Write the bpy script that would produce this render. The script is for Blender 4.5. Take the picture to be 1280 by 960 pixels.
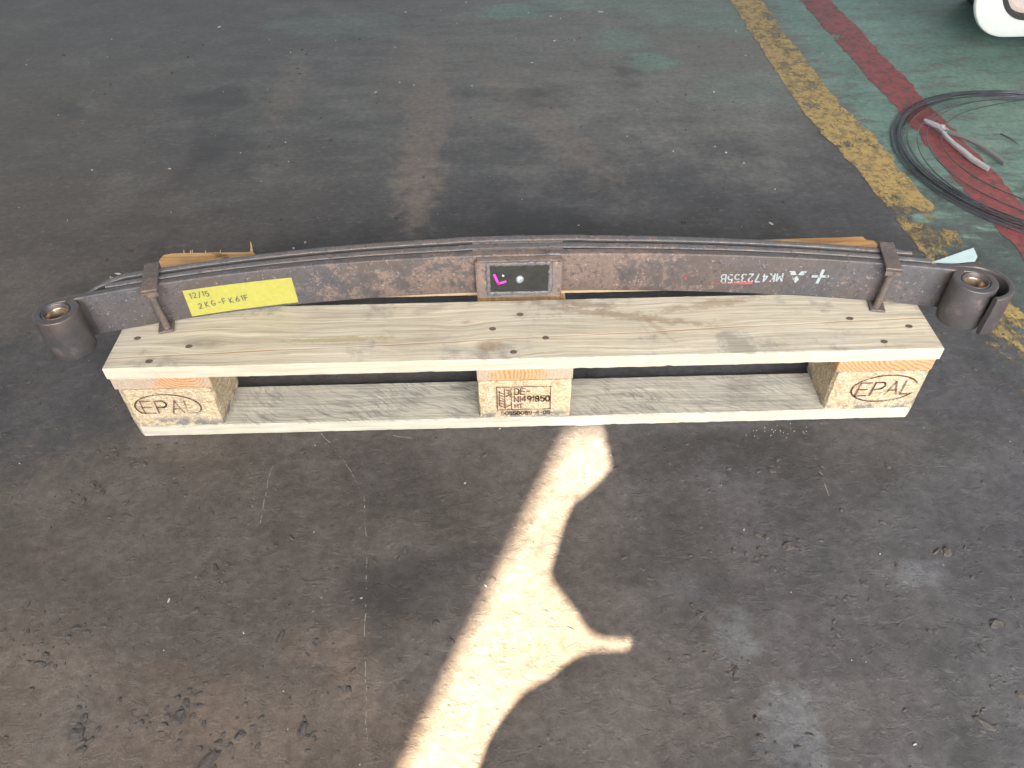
import bpy, bmesh, math, random
import numpy as np
from mathutils import Vector, Matrix, noise as mnoise
random.seed(7); rng = np.random.RandomState(7)
R = math.radians
scene = bpy.context.scene
COL = scene.collection
for o in list(bpy.data.objects): bpy.data.objects.remove(o)

# ------------------------------------------------------------------ camera
cd = bpy.data.cameras.new('camera'); cam = bpy.data.objects.new('camera', cd); COL.objects.link(cam)
p, yaw, roll = R(44.585), R(0.497), R(-1.058)
f = Vector((math.sin(yaw)*math.cos(p), math.cos(yaw)*math.cos(p), -math.sin(p)))
r0 = Vector((math.cos(yaw), -math.sin(yaw), 0)); u0 = r0.cross(f)
r1 = math.cos(roll)*r0 + math.sin(roll)*u0; u1 = -math.sin(roll)*r0 + math.cos(roll)*u0
M = Matrix((r1, u1, -f)).transposed().to_4x4(); M.translation = Vector((-0.0263, -0.8153, 0.898))
cam.matrix_world = M
cd.sensor_fit = 'HORIZONTAL'; cd.sensor_width = 36; cd.lens = 969.9/1280*36
cd.clip_start = 0.02; cd.clip_end = 100
scene.camera = cam
# ------------------------------------------------------------------ world, sun, door daylight, exposure
EXPOSURE = 4.3
SUN_EL = R(42); SUN_H = Vector((0.405, 0.914, 0)).normalized()
w = bpy.data.worlds.new('World'); scene.world = w; w.use_nodes = True
bg = w.node_tree.nodes['Background']; bg.inputs[0].default_value = (0.80, 0.90, 1.0, 1); bg.inputs[1].default_value = 0.049
sd = bpy.data.lights.new('sun', 'SUN'); sd.energy = 4.2; sd.angle = R(0.53); sd.color = (1, 0.80, 0.54)
sun = bpy.data.objects.new('sun', sd); COL.objects.link(sun)
sdir = (SUN_H*math.cos(SUN_EL) + Vector((0, 0, -math.sin(SUN_EL))))
sun.rotation_euler = sdir.to_track_quat('-Z', 'Y').to_euler(); sun.location = (-1.5, -3, 4)
def area(name, loc, target, sx, sy, power, color):
    d = bpy.data.lights.new(name, 'AREA'); d.shape = 'RECTANGLE'; d.size = sx; d.size_y = sy; d.energy = power; d.color = color
    o = bpy.data.objects.new(name, d); COL.objects.link(o); o.location = loc
    o.rotation_euler = (Vector(target)-Vector(loc)).to_track_quat('-Z', 'Y').to_euler(); return o
area('doorway_daylight', (0.2, -2.6, 1.6), (0, 0.3, 0.1), 4.0, 1.5, 24, (1, 0.965, 0.92))
scene.cycles.use_denoising = True
vs = scene.view_settings
vs.view_transform = 'Standard'; vs.look = 'None'; vs.gamma = 1; vs.exposure = EXPOSURE
try: vs.use_curve_mapping = False
except Exception: pass

# ------------------------------------------------------------------ object helpers
def tag(o, label=None, cat=None, group=None, kind=None):
    if label: o['label'] = label
    if cat: o['category'] = cat
    if group: o['group'] = group
    if kind: o['kind'] = kind
    return o
def thing(name, label, cat, loc=(0, 0, 0), group=None):
    o = bpy.data.objects.new(name, None); COL.objects.link(o); o.location = loc; o.empty_display_size = .05
    return tag(o, label, cat, group)
def link(name, me, mat=None, parent=None, smooth=False):
    if mat is not None:
        for m in (mat if isinstance(mat, (list, tuple)) else [mat]): me.materials.append(m)
    if smooth:
        for q in me.polygons: q.use_smooth = True
    o = bpy.data.objects.new(name, me); COL.objects.link(o)
    if parent is not None:
        o.parent = parent
        L = Vector((0, 0, 0)); a = parent
        while a is not None: L += a.location; a = a.parent
        o.location = -L                    # all meshes are written in world coordinates
    return o
def from_bm(name, bm, mat=None, parent=None, smooth=False):
    me = bpy.data.meshes.new(name); bm.normal_update(); bm.to_mesh(me); bm.free()
    return link(name, me, mat, parent, smooth)
def from_py(name, v, fcs, mat=None, parent=None, smooth=False):
    me = bpy.data.meshes.new(name); me.from_pydata([tuple(x) for x in v], [], fcs); me.update()
    return link(name, me, mat, parent, smooth)
def auto_smooth(o, ang=40):
    me = o.data
    for q in me.polygons: q.use_smooth = True
    bm = bmesh.new(); bm.from_mesh(me); bm.normal_update()
    for e in bm.edges:
        if len(e.link_faces) == 2 and e.calc_face_angle(0) > R(ang): e.smooth = False
    bm.to_mesh(me); bm.free(); return o
def box_bm(x0, x1, y0, y1, z0, z1, bev=0.0, segs=2, bm=None):
    bm2 = bmesh.new(); bmesh.ops.create_cube(bm2, size=1)
    for v in bm2.verts:
        v.co = Vector(((x0+x1)/2+v.co.x*(x1-x0), (y0+y1)/2+v.co.y*(y1-y0), (z0+z1)/2+v.co.z*(z1-z0)))
    if bev: bmesh.ops.bevel(bm2, geom=list(bm2.edges), offset=bev, segments=segs, affect='EDGES')
    if bm is None: return bm2
    me = bpy.data.meshes.new('t'); bm2.to_mesh(me); bm2.free(); bm.from_mesh(me); bpy.data.meshes.remove(me); return bm
def loft(rings, closed_ring=True, cap=True):
    """list of rings (same count) -> verts, faces"""
    n = len(rings[0]); v = []; fc = []
    for r in rings: v += [tuple(q) for q in r]
    for i in range(len(rings)-1):
        for j in range(n if closed_ring else n-1):
            a = i*n+j; b = i*n+(j+1) % n
            fc.append((a, b, b+n, a+n))
    if cap:
        fc.append(tuple(range(n-1, -1, -1))); k = (len(rings)-1)*n; fc.append(tuple(range(k, k+n)))
    return v, fc
def fix_normals(o):
    bm = bmesh.new(); bm.from_mesh(o.data); bmesh.ops.recalc_face_normals(bm, faces=bm.faces); bm.to_mesh(o.data); bm.free(); return o
def tube(path, rad, sides=6, closed=False):
    P = [Vector(q) for q in path]; n = len(P); rings = []
    up = Vector((0, 0, 1))
    for i in range(n):
        a = P[(i-1) % n] if (closed or i > 0) else P[i]; b = P[(i+1) % n] if (closed or i < n-1) else P[i]
        t = (b-a).normalized(); s = t.cross(up)
        if s.length < 1e-4: s = t.cross(Vector((0, 1, 0)))
        s.normalize(); q = s.cross(t)
        rr = rad[i] if hasattr(rad, '__len__') else rad
        rings.append([P[i]+rr*(math.cos(k*2*math.pi/sides)*s+math.sin(k*2*math.pi/sides)*q) for k in range(sides)])
    if closed: rings.append(rings[0])
    return loft(rings, cap=not closed)
def merge(lst):
    v = []; fc = []
    for a, b in lst:
        k = len(v); v += list(a); fc += [tuple(i+k for i in q) for q in b]
    return v, fc

# ------------------------------------------------------------------ material helpers
class NT:
    def __init__(s, name):
        s.m = bpy.data.materials.new(name); s.m.use_nodes = True; s.t = s.m.node_tree
        s.b = s.t.nodes['Principled BSDF']; s.out = s.t.nodes['Material Output']
    def n(s, typ, **k):
        nd = s.t.nodes.new(typ)
        for a, b in k.items(): setattr(nd, a, b)
        return nd
    def put(s, sock, v):
        if isinstance(v, bpy.types.NodeSocket): s.t.links.new(v, sock)
        elif v is not None:
            if isinstance(v, (tuple, list)) and sock.type == 'RGBA' and len(v) == 3: v = (*v, 1)
            sock.default_value = v
    def pos(s):
        return s.n('ShaderNodeNewGeometry').outputs['Position']
    def math(s, op, a, b=None, c=None, clamp=False):
        nd = s.n('ShaderNodeMath', operation=op, use_clamp=clamp)
        s.put(nd.inputs[0], a)
        if b is not None: s.put(nd.inputs[1], b)
        if c is not None: s.put(nd.inputs[2], c)
        return nd.outputs[0]
    def vmul(s, v, k):
        nd = s.n('ShaderNodeVectorMath', operation='MULTIPLY'); s.put(nd.inputs[0], v); nd.inputs[1].default_value = k; return nd.outputs[0]
    def vadd(s, v, k):
        nd = s.n('ShaderNodeVectorMath', operation='ADD'); s.put(nd.inputs[0], v); s.put(nd.inputs[1], k); return nd.outputs[0]
    def sep(s, v):
        nd = s.n('ShaderNodeSeparateXYZ'); s.put(nd.inputs[0], v); return nd.outputs
    def comb(s, x, y, z):
        nd = s.n('ShaderNodeCombineXYZ')
        for i, q in enumerate((x, y, z)): s.put(nd.inputs[i], q)
        return nd.outputs[0]
    def noise(s, v, scale, detail=4, rough=.5, dist=0, color=False, typ=None):
        nd = s.n('ShaderNodeTexNoise'); s.put(nd.inputs['Vector'], v)
        nd.inputs['Scale'].default_value = scale; nd.inputs['Detail'].default_value = detail
        nd.inputs['Roughness'].default_value = rough; nd.inputs['Distortion'].default_value = dist
        return nd.outputs['Color' if color else 'Fac']
    def voro(s, v, scale, feature='F1', out='Distance', rand=1.0):
        nd = s.n('ShaderNodeTexVoronoi', feature=feature); s.put(nd.inputs['Vector'], v)
        nd.inputs['Scale'].default_value = scale; nd.inputs['Randomness'].default_value = rand
        return nd.outputs[out]
    def ramp(s, fac, stops, interp='LINEAR'):
        nd = s.n('ShaderNodeValToRGB'); nd.color_ramp.interpolation = interp; e = nd.color_ramp.elements
        while len(e) > len(stops): e.remove(e[-1])
        while len(e) < len(stops): e.new(1)
        for q, (pp, c) in zip(e, stops):
            q.position = pp; c = (c, c, c) if not isinstance(c, (tuple, list)) else c; q.color = (*c[:3], 1)
        s.put(nd.inputs[0], fac); return nd.outputs[0]
    def sstep(s, v, a, b, lo=0., hi=1.):
        nd = s.n('ShaderNodeMapRange', interpolation_type='SMOOTHSTEP')
        s.put(nd.inputs['Value'], v)
        nd.inputs['From Min'].default_value = a; nd.inputs['From Max'].default_value = b
        nd.inputs['To Min'].default_value = lo; nd.inputs['To Max'].default_value = hi
        return nd.outputs[0]
    def mix(s, fac, a, b, mode='MIX'):
        nd = s.n('ShaderNodeMix', data_type='RGBA', blend_type=mode)
        s.put(nd.inputs[0], fac); s.put(nd.inputs[6], a); s.put(nd.inputs[7], b); return nd.outputs[2]
    def bump(s, h, dist=.002, strength=1., prev=None):
        nd = s.n('ShaderNodeBump'); s.put(nd.inputs['Height'], h); nd.inputs['Distance'].default_value = dist; nd.inputs['Strength'].default_value = strength
        if prev is not None: s.put(nd.inputs['Normal'], prev)
        return nd.outputs[0]
    def fin(s, color, rough=.6, metal=0., normal=None, spec=None):
        s.put(s.b.inputs['Base Color'], color); s.put(s.b.inputs['Roughness'], rough); s.put(s.b.inputs['Metallic'], metal)
        if normal is not None: s.put(s.b.inputs['Normal'], normal)
        if spec is not None: s.put(s.b.inputs['Specular IOR Level'], spec)
        return s.m
    def alpha(s, a):
        s.put(s.b.inputs['Alpha'], a)
def blob(m, xy, cx, cy, sx, sy, jitter=None, rot=0.):
    """soft elliptical mask, 1 in the middle"""
    x, y = xy
    dx = m.math('SUBTRACT', x, cx); dy = m.math('SUBTRACT', y, cy)
    if rot:
        c, s = math.cos(rot), math.sin(rot)
        dx, dy = (m.math('ADD', m.math('MULTIPLY', dx, c), m.math('MULTIPLY', dy, s)),
                  m.math('SUBTRACT', m.math('MULTIPLY', dy, c), m.math('MULTIPLY', dx, s)))
    a = m.math('MULTIPLY', dx, 1/sx); b = m.math('MULTIPLY', dy, 1/sy)
    d = m.math('SQRT', m.math('ADD', m.math('MULTIPLY', a, a), m.math('MULTIPLY', b, b)))
    if jitter is not None: d = m.math('ADD', d, jitter)
    return m.sstep(d, 1.15, 0.45)

# ---------------- floor
def mat_floor():
    m = NT('dirty_workshop_floor'); P = m.pos(); x, y, z = m.sep(P)
    n1 = m.noise(P, 1.4, 6, .6); n2 = m.noise(m.vadd(P, (3, 7, 1)), 6, 9, .68); n3 = m.noise(P, 70, 6, .7)
    st = m.noise(m.vmul(P, (2.2, 9, 1)), 2.2, 8, .68)
    fine = m.noise(P, 260, 3, .6)
    # left/front brown, right/far blue grey
    side = m.math('ADD', m.math('MULTIPLY', x, -0.8), m.math('MULTIPLY', m.math('SUBTRACT', n1, .5), 1.5))
    side = m.sstep(m.math('SUBTRACT', side, m.math('MULTIPLY', y, .45)), -.35, .55)
    col = m.mix(side, (.060, .0585, .064), (.080, .068, .061))
    # ochre and rust stains
    rust = m.sstep(m.noise(m.vadd(P, (1.7, 2.2, 0)), 3.1, 5, .6), .56, .75)
    rust = m.math('MULTIPLY', rust, m.sstep(x, .25, -.25))
    col = m.mix(m.math('MULTIPLY', rust, .7), col, (.130, .092, .070))
    # bare concrete, paler farther off with grazing sheen put into the colour
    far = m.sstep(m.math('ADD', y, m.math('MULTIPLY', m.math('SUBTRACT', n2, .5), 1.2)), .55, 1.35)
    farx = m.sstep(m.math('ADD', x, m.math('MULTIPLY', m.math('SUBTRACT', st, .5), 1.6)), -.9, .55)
    far_pale = m.math('MULTIPLY', far, farx)
    col = m.mix(m.math('MULTIPLY', far_pale, .8), col, (.172, .170, .155))
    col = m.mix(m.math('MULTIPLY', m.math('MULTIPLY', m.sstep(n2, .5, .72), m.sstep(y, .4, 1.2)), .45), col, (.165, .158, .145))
    # green paint on the right of the yellow line, and its remains left of it
    wear = m.noise(m.vmul(P, (1.3, 3.2, 1)), 7, 10, .72)
    g0 = m.sstep(m.math('ADD', x, m.math('MULTIPLY', m.math('SUBTRACT', wear, .5), .35)), .80, .90)
    g0 = m.math('MULTIPLY', g0, m.sstep(m.math('ADD', wear, m.sstep(y, .1, 1.0, -.22, .0)), .36, .50, .25, 1.0))
    J = m.math('MULTIPLY', m.math('SUBTRACT', wear, .5), 3.2)
    for cx, cy, sx, sy, k in ((.55, 1.78, .22, .20, .5), (.02, 1.80, .16, .09, .75), (.33, 1.55, .11, .12, .55), (.41, 1.38, .08, .07, .8),
                              (.70, 1.70, .15, .16, .7), (.18, 1.86, .14, .07, .6), (-.55, 1.72, .25, .12, .3), (.62, 1.2, .16, .12, .35), (.38, 1.85, .3, .1, .45)):
        g0 = m.math('MAXIMUM', g0, m.math('MULTIPLY', blob(m, (x, y), cx, cy, sx, sy, J), k))
    gcol = m.mix(n2, (.095, .180, .150), (.165, .258, .225))
    gcol = m.mix(m.sstep(wear, .52, .7), gcol, (.17, .25, .215))
    gcol = m.mix(m.sstep(st, .58, .72), gcol, (.10, .115, .105))
    col = m.mix(g0, col, gcol)
    # pale rubbed patches in front; far brown streaks paint reflected sun into the colour
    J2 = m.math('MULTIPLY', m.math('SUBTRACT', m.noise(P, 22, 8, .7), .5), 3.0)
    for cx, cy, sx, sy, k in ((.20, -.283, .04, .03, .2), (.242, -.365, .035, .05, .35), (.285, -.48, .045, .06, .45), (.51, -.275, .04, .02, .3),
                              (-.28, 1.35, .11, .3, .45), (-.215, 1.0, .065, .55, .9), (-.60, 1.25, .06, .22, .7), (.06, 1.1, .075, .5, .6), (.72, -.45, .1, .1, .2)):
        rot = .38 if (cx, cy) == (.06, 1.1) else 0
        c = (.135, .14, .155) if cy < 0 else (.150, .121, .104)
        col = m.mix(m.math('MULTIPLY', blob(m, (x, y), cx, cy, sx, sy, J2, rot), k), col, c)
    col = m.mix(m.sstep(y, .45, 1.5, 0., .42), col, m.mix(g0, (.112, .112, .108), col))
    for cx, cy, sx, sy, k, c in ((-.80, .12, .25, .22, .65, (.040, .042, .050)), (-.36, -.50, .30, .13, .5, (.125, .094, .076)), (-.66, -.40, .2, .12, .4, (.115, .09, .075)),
                              (-.14, -.25, .10, .16, .2, (.048, .046, .047)), (.52, -.06, .3, .08, .4, (.048, .044, .042)), (.25, .46, .45, .16, .5, (.058, .048, .042)), (-.25, .46, .4, .14, .5, (.056, .046, .040))):  # last two dark brown blobs paint the spring's cast shade into the colour
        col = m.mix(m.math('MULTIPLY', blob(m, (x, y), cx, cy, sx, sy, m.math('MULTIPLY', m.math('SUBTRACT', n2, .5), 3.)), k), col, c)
    # tone variation and grit
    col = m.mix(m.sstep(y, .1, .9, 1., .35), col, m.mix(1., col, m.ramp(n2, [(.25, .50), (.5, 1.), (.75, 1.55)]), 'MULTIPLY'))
    col = m.mix(1., col, m.ramp(st, [(.3, .88), (.5, 1.), (.72, 1.1)]), 'MULTIPLY')
    col = m.mix(1., col, m.ramp(n3, [(.3, .68), (.5, 1.), (.7, 1.34)]), 'MULTIPLY')
    grn = m.noise(P, 330, 4, .75); col = m.mix(1., col, m.ramp(grn, [(.3, .80), (.5, 1.), (.7, 1.22)]), 'MULTIPLY')
    sc = m.noise(m.vadd(m.vmul(P, (1, 2.6, 1)), (2, 8, 0)), 36, 9, .78)
    col = m.mix(m.math('MULTIPLY', m.sstep(sc, .555, .63), m.sstep(y, -.1, .6, .25, .6)), col, (.15, .15, .145))
    col = m.mix(m.sstep(sc, .445, .37, 0, .42), col, (.030, .030, .032))
    oil = m.sstep(m.noise(m.vadd(P, (9, 4, 2)), 2.6, 5, .55), .60, .70)
    col = m.mix(m.math('MULTIPLY', oil, .55), col, (.028, .027, .029))
    spk = m.math('MULTIPLY', m.sstep(m.voro(P, 34, out='Distance'), .075, .03), m.sstep(m.noise(P, 9, 2), .53, .6))
    col = m.mix(m.math('MULTIPLY', spk, .5), col, (.26, .26, .25))
    # relief: caked dirt flakes in front, smoother farther off
    cake = m.noise(m.vadd(P, (0, 0, 4)), 46, 9, .66, .6)
    flk = m.ramp(m.noise(m.vmul(P, (1, 1.5, 1)), 34, 9, .68, .35), [(.0, 0.), (.53, 0.05), (.60, .55), (.66, .8), (1, 1.)])
    pits = m.sstep(m.noise(m.vmul(P, (1, 1.5, 1)), 55, 3, .5, .8), .30, .40)
    amp = m.sstep(y, .9, .1, .25, 1.)
    h = m.math('ADD', m.math('MULTIPLY', flk, .9), m.math('MULTIPLY', cake, .7))
    h = m.math('ADD', h, m.math('MULTIPLY', pits, .45))
    pim = m.math('MULTIPLY', m.sstep(m.math('ADD', m.voro(P, 78), m.math('MULTIPLY', m.noise(P, 160, 3), .25)), .42, .16), m.sstep(m.noise(m.vadd(P, (5, 5, 5)), 19, 4, .6), .42, .62))
    h = m.math('ADD', h, m.math('MULTIPLY', pim, .9))
    h = m.math('ADD', m.math('MULTIPLY', h, amp), m.math('MULTIPLY', fine, .16))
    nor = m.bump(h, .0015, .55)
    rough = m.math('ADD', .44, m.math('MULTIPLY', n3, .3))
    return m.fin(col, rough, 0, nor, .45)

def mat_paint(name, c0, c1, seed, thr, base=(.07, .066, .06), fade=0.):
    m = NT(name); P = m.vadd(m.pos(), (seed, seed*2, 0)); x, y, z = m.sep(m.pos())
    a = m.noise(m.vmul(P, (1.4, 1, 1)), 9, 12, .74); b = m.noise(P, 42, 9, .72); c = m.noise(P, 2.2, 4)
    cr = m.voro(m.vadd(P, m.vmul(m.noise(P, 14, 4, color=True), (.06, .06, 0))), 24, 'DISTANCE_TO_EDGE')
    col = m.mix(m.sstep(a, .35, .65), c0, c1)
    col = m.mix(m.math('MULTIPLY', m.sstep(b, .44, .60), .75), col, base)
    col = m.mix(m.sstep(cr, .022, .006, 0, .6), col, (.06, .05, .035))
    v = m.math('ADD', m.math('MULTIPLY', a, .62), m.math('ADD', m.math('MULTIPLY', b, .24), m.math('MULTIPLY', c, .30)))
    v = m.math('SUBTRACT', v, m.sstep(y, 1.0, .2, 0., fade))
    m.alpha(m.math('MULTIPLY', m.sstep(v, thr-.015, thr+.05), .93))
    return m.fin(col, m.math('ADD', .42, m.math('MULTIPLY', b, .3)), 0, m.bump(b, .001, .6))

# ---------------- wood
def mat_wood(name, light, dark, grey, axis='x', knots=(), crack=None, greyamt=.5, seed=0., dirt=.4, saw=0., fresh=None, stains=()):
    m = NT(name); P0 = m.pos(); X, Y, Z = m.sep(P0)
    a, b = (X, Y) if axis == 'x' else (Y, X)
    wob = m.noise(m.comb(m.math('MULTIPLY', a, 2.2), m.math('MULTIPLY', b, 5), seed), 1.6, 4, .5)
    bb = b; core = None
    for kx, ky, s, k in knots:
        dx = m.math('MULTIPLY', m.math('SUBTRACT', a, kx), .5); dy = m.math('SUBTRACT', b, ky)
        d2 = m.math('ADD', m.math('MULTIPLY', dx, dx), m.math('MULTIPLY', dy, dy))
        e = m.math('POWER', 2.718, m.math('MULTIPLY', d2, -1/(s*s)))
        bb = m.math('SUBTRACT', bb, m.math('MULTIPLY', m.math('MULTIPLY', m.math('SUBTRACT', b, ky), e), .92))
        d = m.math('SQRT', d2); ring = m.math('SINE', m.math('MULTIPLY', d, 900))
        ring0 = ring; c = m.math('MULTIPLY', m.sstep(m.math('ADD', d, m.math('MULTIPLY', m.noise(P0, 60, 4), .008)), s*.62, s*.30), k)
        core = c if core is None else m.math('MAXIMUM', core, c)
    g = m.math('ADD', m.math('MULTIPLY', bb, 1.), m.math('MULTIPLY', wob, .035))
    G = m.comb(m.math('MULTIPLY', a, .055), g, m.math('ADD', m.math('MULTIPLY', Z, .8), seed))
    ring = m.noise(G, 95, 4, .55); fib = m.noise(m.comb(m.math('MULTIPLY', a, .02), g, m.math('MULTIPLY', Z, 1.)), 420, 5, .7)
    fib2 = m.noise(m.vmul(G, (.35, 1, 1)), 240, 6, .7)
    big = m.noise(m.vadd(P0, (seed, 1, 2)), 5, 5, .6); big2 = m.noise(m.vadd(P0, (seed+5, 2, 1)), 17, 8, .7)
    col = m.mix(m.sstep(ring, .36, .66), light, dark)
    ln = m.math('FRACT', m.math('ADD', m.math('MULTIPLY', ring, 9.), m.math('MULTIPLY', fib2, .5)))
    ln = m.math('MULTIPLY', m.sstep(m.math('ABSOLUTE', m.math('SUBTRACT', ln, .5)), .17, .03), m.sstep(big2, .40, .56))
    col = m.mix(m.math('MULTIPLY', ln, .38), col, tuple(q*.62 for q in dark))
    col = m.mix(m.math('MULTIPLY', m.sstep(big, .36, .64), greyamt), col, grey)
    col = m.mix(1., col, m.ramp(fib2, [(.28, .70), (.5, 1.), (.72, 1.2)]), 'MULTIPLY')
    col = m.mix(1., col, m.ramp(fib, [(.3, .74), (.5, 1.), (.7, 1.2)]), 'MULTIPLY')
    col = m.mix(m.math('MULTIPLY', m.sstep(m.math('MULTIPLY', big2, m.math('ADD', .5, big)), .52, .68), dirt), col, (.15, .135, .115))
    if core is not None:
        kr = m.math('ADD', m.math('MULTIPLY', m.noise(m.vmul(P0, (1, 1.5, 1)), 130, 5, .7), .7), m.math('MULTIPLY', ring0, .15))
        col = m.mix(m.math('MULTIPLY', core, .72), col, m.mix(kr, (.22, .145, .09), (.40, .30, .19)))
    for (cx, cy, sx, sy, rot, k, c) in stains:
        J = m.math('MULTIPLY', m.math('SUBTRACT', m.noise(m.vmul(P0, (.7, 1.4, 1)), 75, 8, .72), .5), 3.4)
        col = m.mix(m.math('MULTIPLY', blob(m, (X, Y), cx, cy, sx, sy, J, rot), k), col, c)
    h = m.math('ADD', m.math('MULTIPLY', fib2, .6), m.math('MULTIPLY', fib, .4))
    if saw:
        k1 = m.math('ADD', m.math('MULTIPLY', X, 1.), m.math('MULTIPLY', Y, 1.35)); 
        k1 = m.math('ADD', k1, m.math('MULTIPLY', m.noise(P0, 6, 3), .16)); sn = m.noise(m.comb(m.math('MULTIPLY', k1, 1.), m.math('MULTIPLY', Y, .35), 2.), 120, 6, .75)
        k2 = m.math('SUBTRACT', m.math('MULTIPLY', X, 1.), m.math('MULTIPLY', Y, 1.5))
        sn2 = m.noise(m.comb(k2, m.math('MULTIPLY', Y, .1), 5.), 150, 3, .7)
        msk = m.sstep(m.noise(P0, 9, 4), .40, .62)
        col = m.mix(1., col, m.ramp(sn, [(.3, 1-.42*saw), (.5, .96), (.7, 1.15)]), 'MULTIPLY')
        col = m.mix(m.math('MULTIPLY', m.sstep(sn2, .66, .74), .5*saw), col, (.55, .52, .44))
        col = m.mix(m.math('MULTIPLY', m.math('MULTIPLY', msk, m.sstep(sn, .52, .38)), .75*saw), col, (.13, .135, .14))
        h = m.math('ADD', h, sn)
    # faces toward the side are fresher sawn wood
    if fresh is not None:
        ny = m.sep(m.n('ShaderNodeNewGeometry').outputs['True Normal'])[1 if axis == 'x' else 0]
        fn = m.sstep(m.math('ABSOLUTE', ny), .6, .8)
        fcol = m.mix(m.sstep(m.noise(m.comb(m.math('MULTIPLY', a, .06), m.math('MULTIPLY', Z, 1), seed+3), 160, 5, .6), .38, .64), fresh, tuple(q*.8 for q in fresh))
        fcol = m.mix(m.sstep(big2, .60, .75), fcol, (.40, .36, .30))
        col = m.mix(fn, col, fcol)
    if crack is not None:
        yc = m.math('ADD', m.math('MULTIPLY', X, crack[0]), crack[1])
        yc = m.math('ADD', yc, m.math('MULTIPLY', m.math('SUBTRACT', m.noise(P0, 7, 4), .5), .006))
        d = m.math('ABSOLUTE', m.math('SUBTRACT', Y, yc))
        wv = m.math('ADD', .0003, m.math('MULTIPLY', m.sstep(m.noise(m.comb(X, 0., 0.), 6, 3), .4, .6), .0006))
        cm = m.math('MULTIPLY', m.sstep(m.math('DIVIDE', d, wv), 2.0, .8), m.sstep(Z, .143, .1435))
        col = m.mix(m.math('MULTIPLY', cm, .8), col, (.26, .13, .07))
        lip = m.math('MULTIPLY', m.sstep(m.math('ABSOLUTE', m.math('SUBTRACT', Y, m.math('ADD', yc, .0014))), .0012, .0005), .5)
        col = m.mix(m.math('MULTIPLY', lip, m.sstep(Z, .143, .1435)), col, (.74, .62, .46))
    return m.fin(col, .78, 0, m.bump(h, .0012, .7), .3)

def mat_endgrain(cx, cz, seed):
    m = NT('orange_end_grain'); P = m.pos(); X, Y, Z = m.sep(P)
    n = m.noise(P, 35, 4, .6)
    dx = m.math('SUBTRACT', X, cx); dz = m.math('SUBTRACT', Z, cz)
    d = m.math('SQRT', m.math('ADD', m.math('MULTIPLY', dx, dx), m.math('MULTIPLY', dz, dz)))
    d = m.math('ADD', d, m.math('ADD', m.math('MULTIPLY', n, .010), m.math('MULTIPLY', m.noise(P, 14, 2), .02)))
    ring = m.math('ADD', .5, m.math('MULTIPLY', m.math('SINE', m.math('MULTIPLY', d, 1150)), .5))
    big = m.noise(m.vadd(P, (seed, 0, 0)), 16, 5, .6)
    light = m.mix(big, (.46, .33, .20), (.50, .26, .125))
    col = m.mix(m.math('MULTIPLY', m.sstep(ring, .35, .9), m.sstep(big, .25, .6)), light, (.34, .17, .085))
    grey = m.sstep(m.noise(m.vadd(P, (0, seed, seed)), 13, 5, .6), .47, .57)
    col = m.mix(m.math('MULTIPLY', grey, .75), col, (.36, .32, .27))
    fib = m.noise(m.vmul(P, (1, .05, 1)), 300, 5, .7)
    col = m.mix(1., col, m.ramp(fib, [(.3, .75), (.5, 1.), (.7, 1.2)]), 'MULTIPLY')
    return m.fin(col, .8, 0, m.bump(fib, .001, .6), .25)

def mat_chip(seed):
    m = NT('pressed_chip_block'); P = m.vadd(m.pos(), (seed, seed*.3, 0)); X, Y, Z = m.sep(m.pos())
    W = m.vadd(P, m.vmul(m.noise(P, 60, 3, color=True), (.02, .02, .02)))
    c = m.voro(m.vmul(W, (1, 1, 1.7)), 190, out='Color'); d = m.voro(m.vmul(W, (1, 1, 1.7)), 190)
    c2 = m.voro(m.vmul(W, (1.6, 1, 1)), 420, out='Color')
    r = m.sep(c)[0]; r2 = m.sep(c2)[1]
    col = m.ramp(r, [(0, (.34, .26, .165)), (.35, (.45, .37, .25)), (.75, (.51, .435, .31)), (1, (.60, .54, .43))])
    col = m.mix(.45, col, m.ramp(r2, [(0, (.28, .215, .13)), (.5, (.53, .43, .29)), (1, (.72, .62, .44))]))
    col = m.mix(m.sstep(d, .5, .8, 0, .5), col, (.27, .18, .09))
    big = m.noise(P, 14, 5, .6)
    col = m.mix(m.sstep(big, .55, .72, 0, .55), col, (.50, .44, .35))
    low = m.math('MULTIPLY', m.sstep(m.math('ADD', Z, m.math('MULTIPLY', big, -.03)), .027, .012), m.sstep(m.noise(P, 40, 6, .7), .42, .56))
    col = m.mix(m.math('MULTIPLY', low, .85), col, (.14, .145, .155))
    h = m.math('ADD', m.math('MULTIPLY', r, .7), m.math('MULTIPLY', d, -.6))
    return m.fin(col, .85, 0, m.bump(h, .0016, .9), .2)

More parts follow.
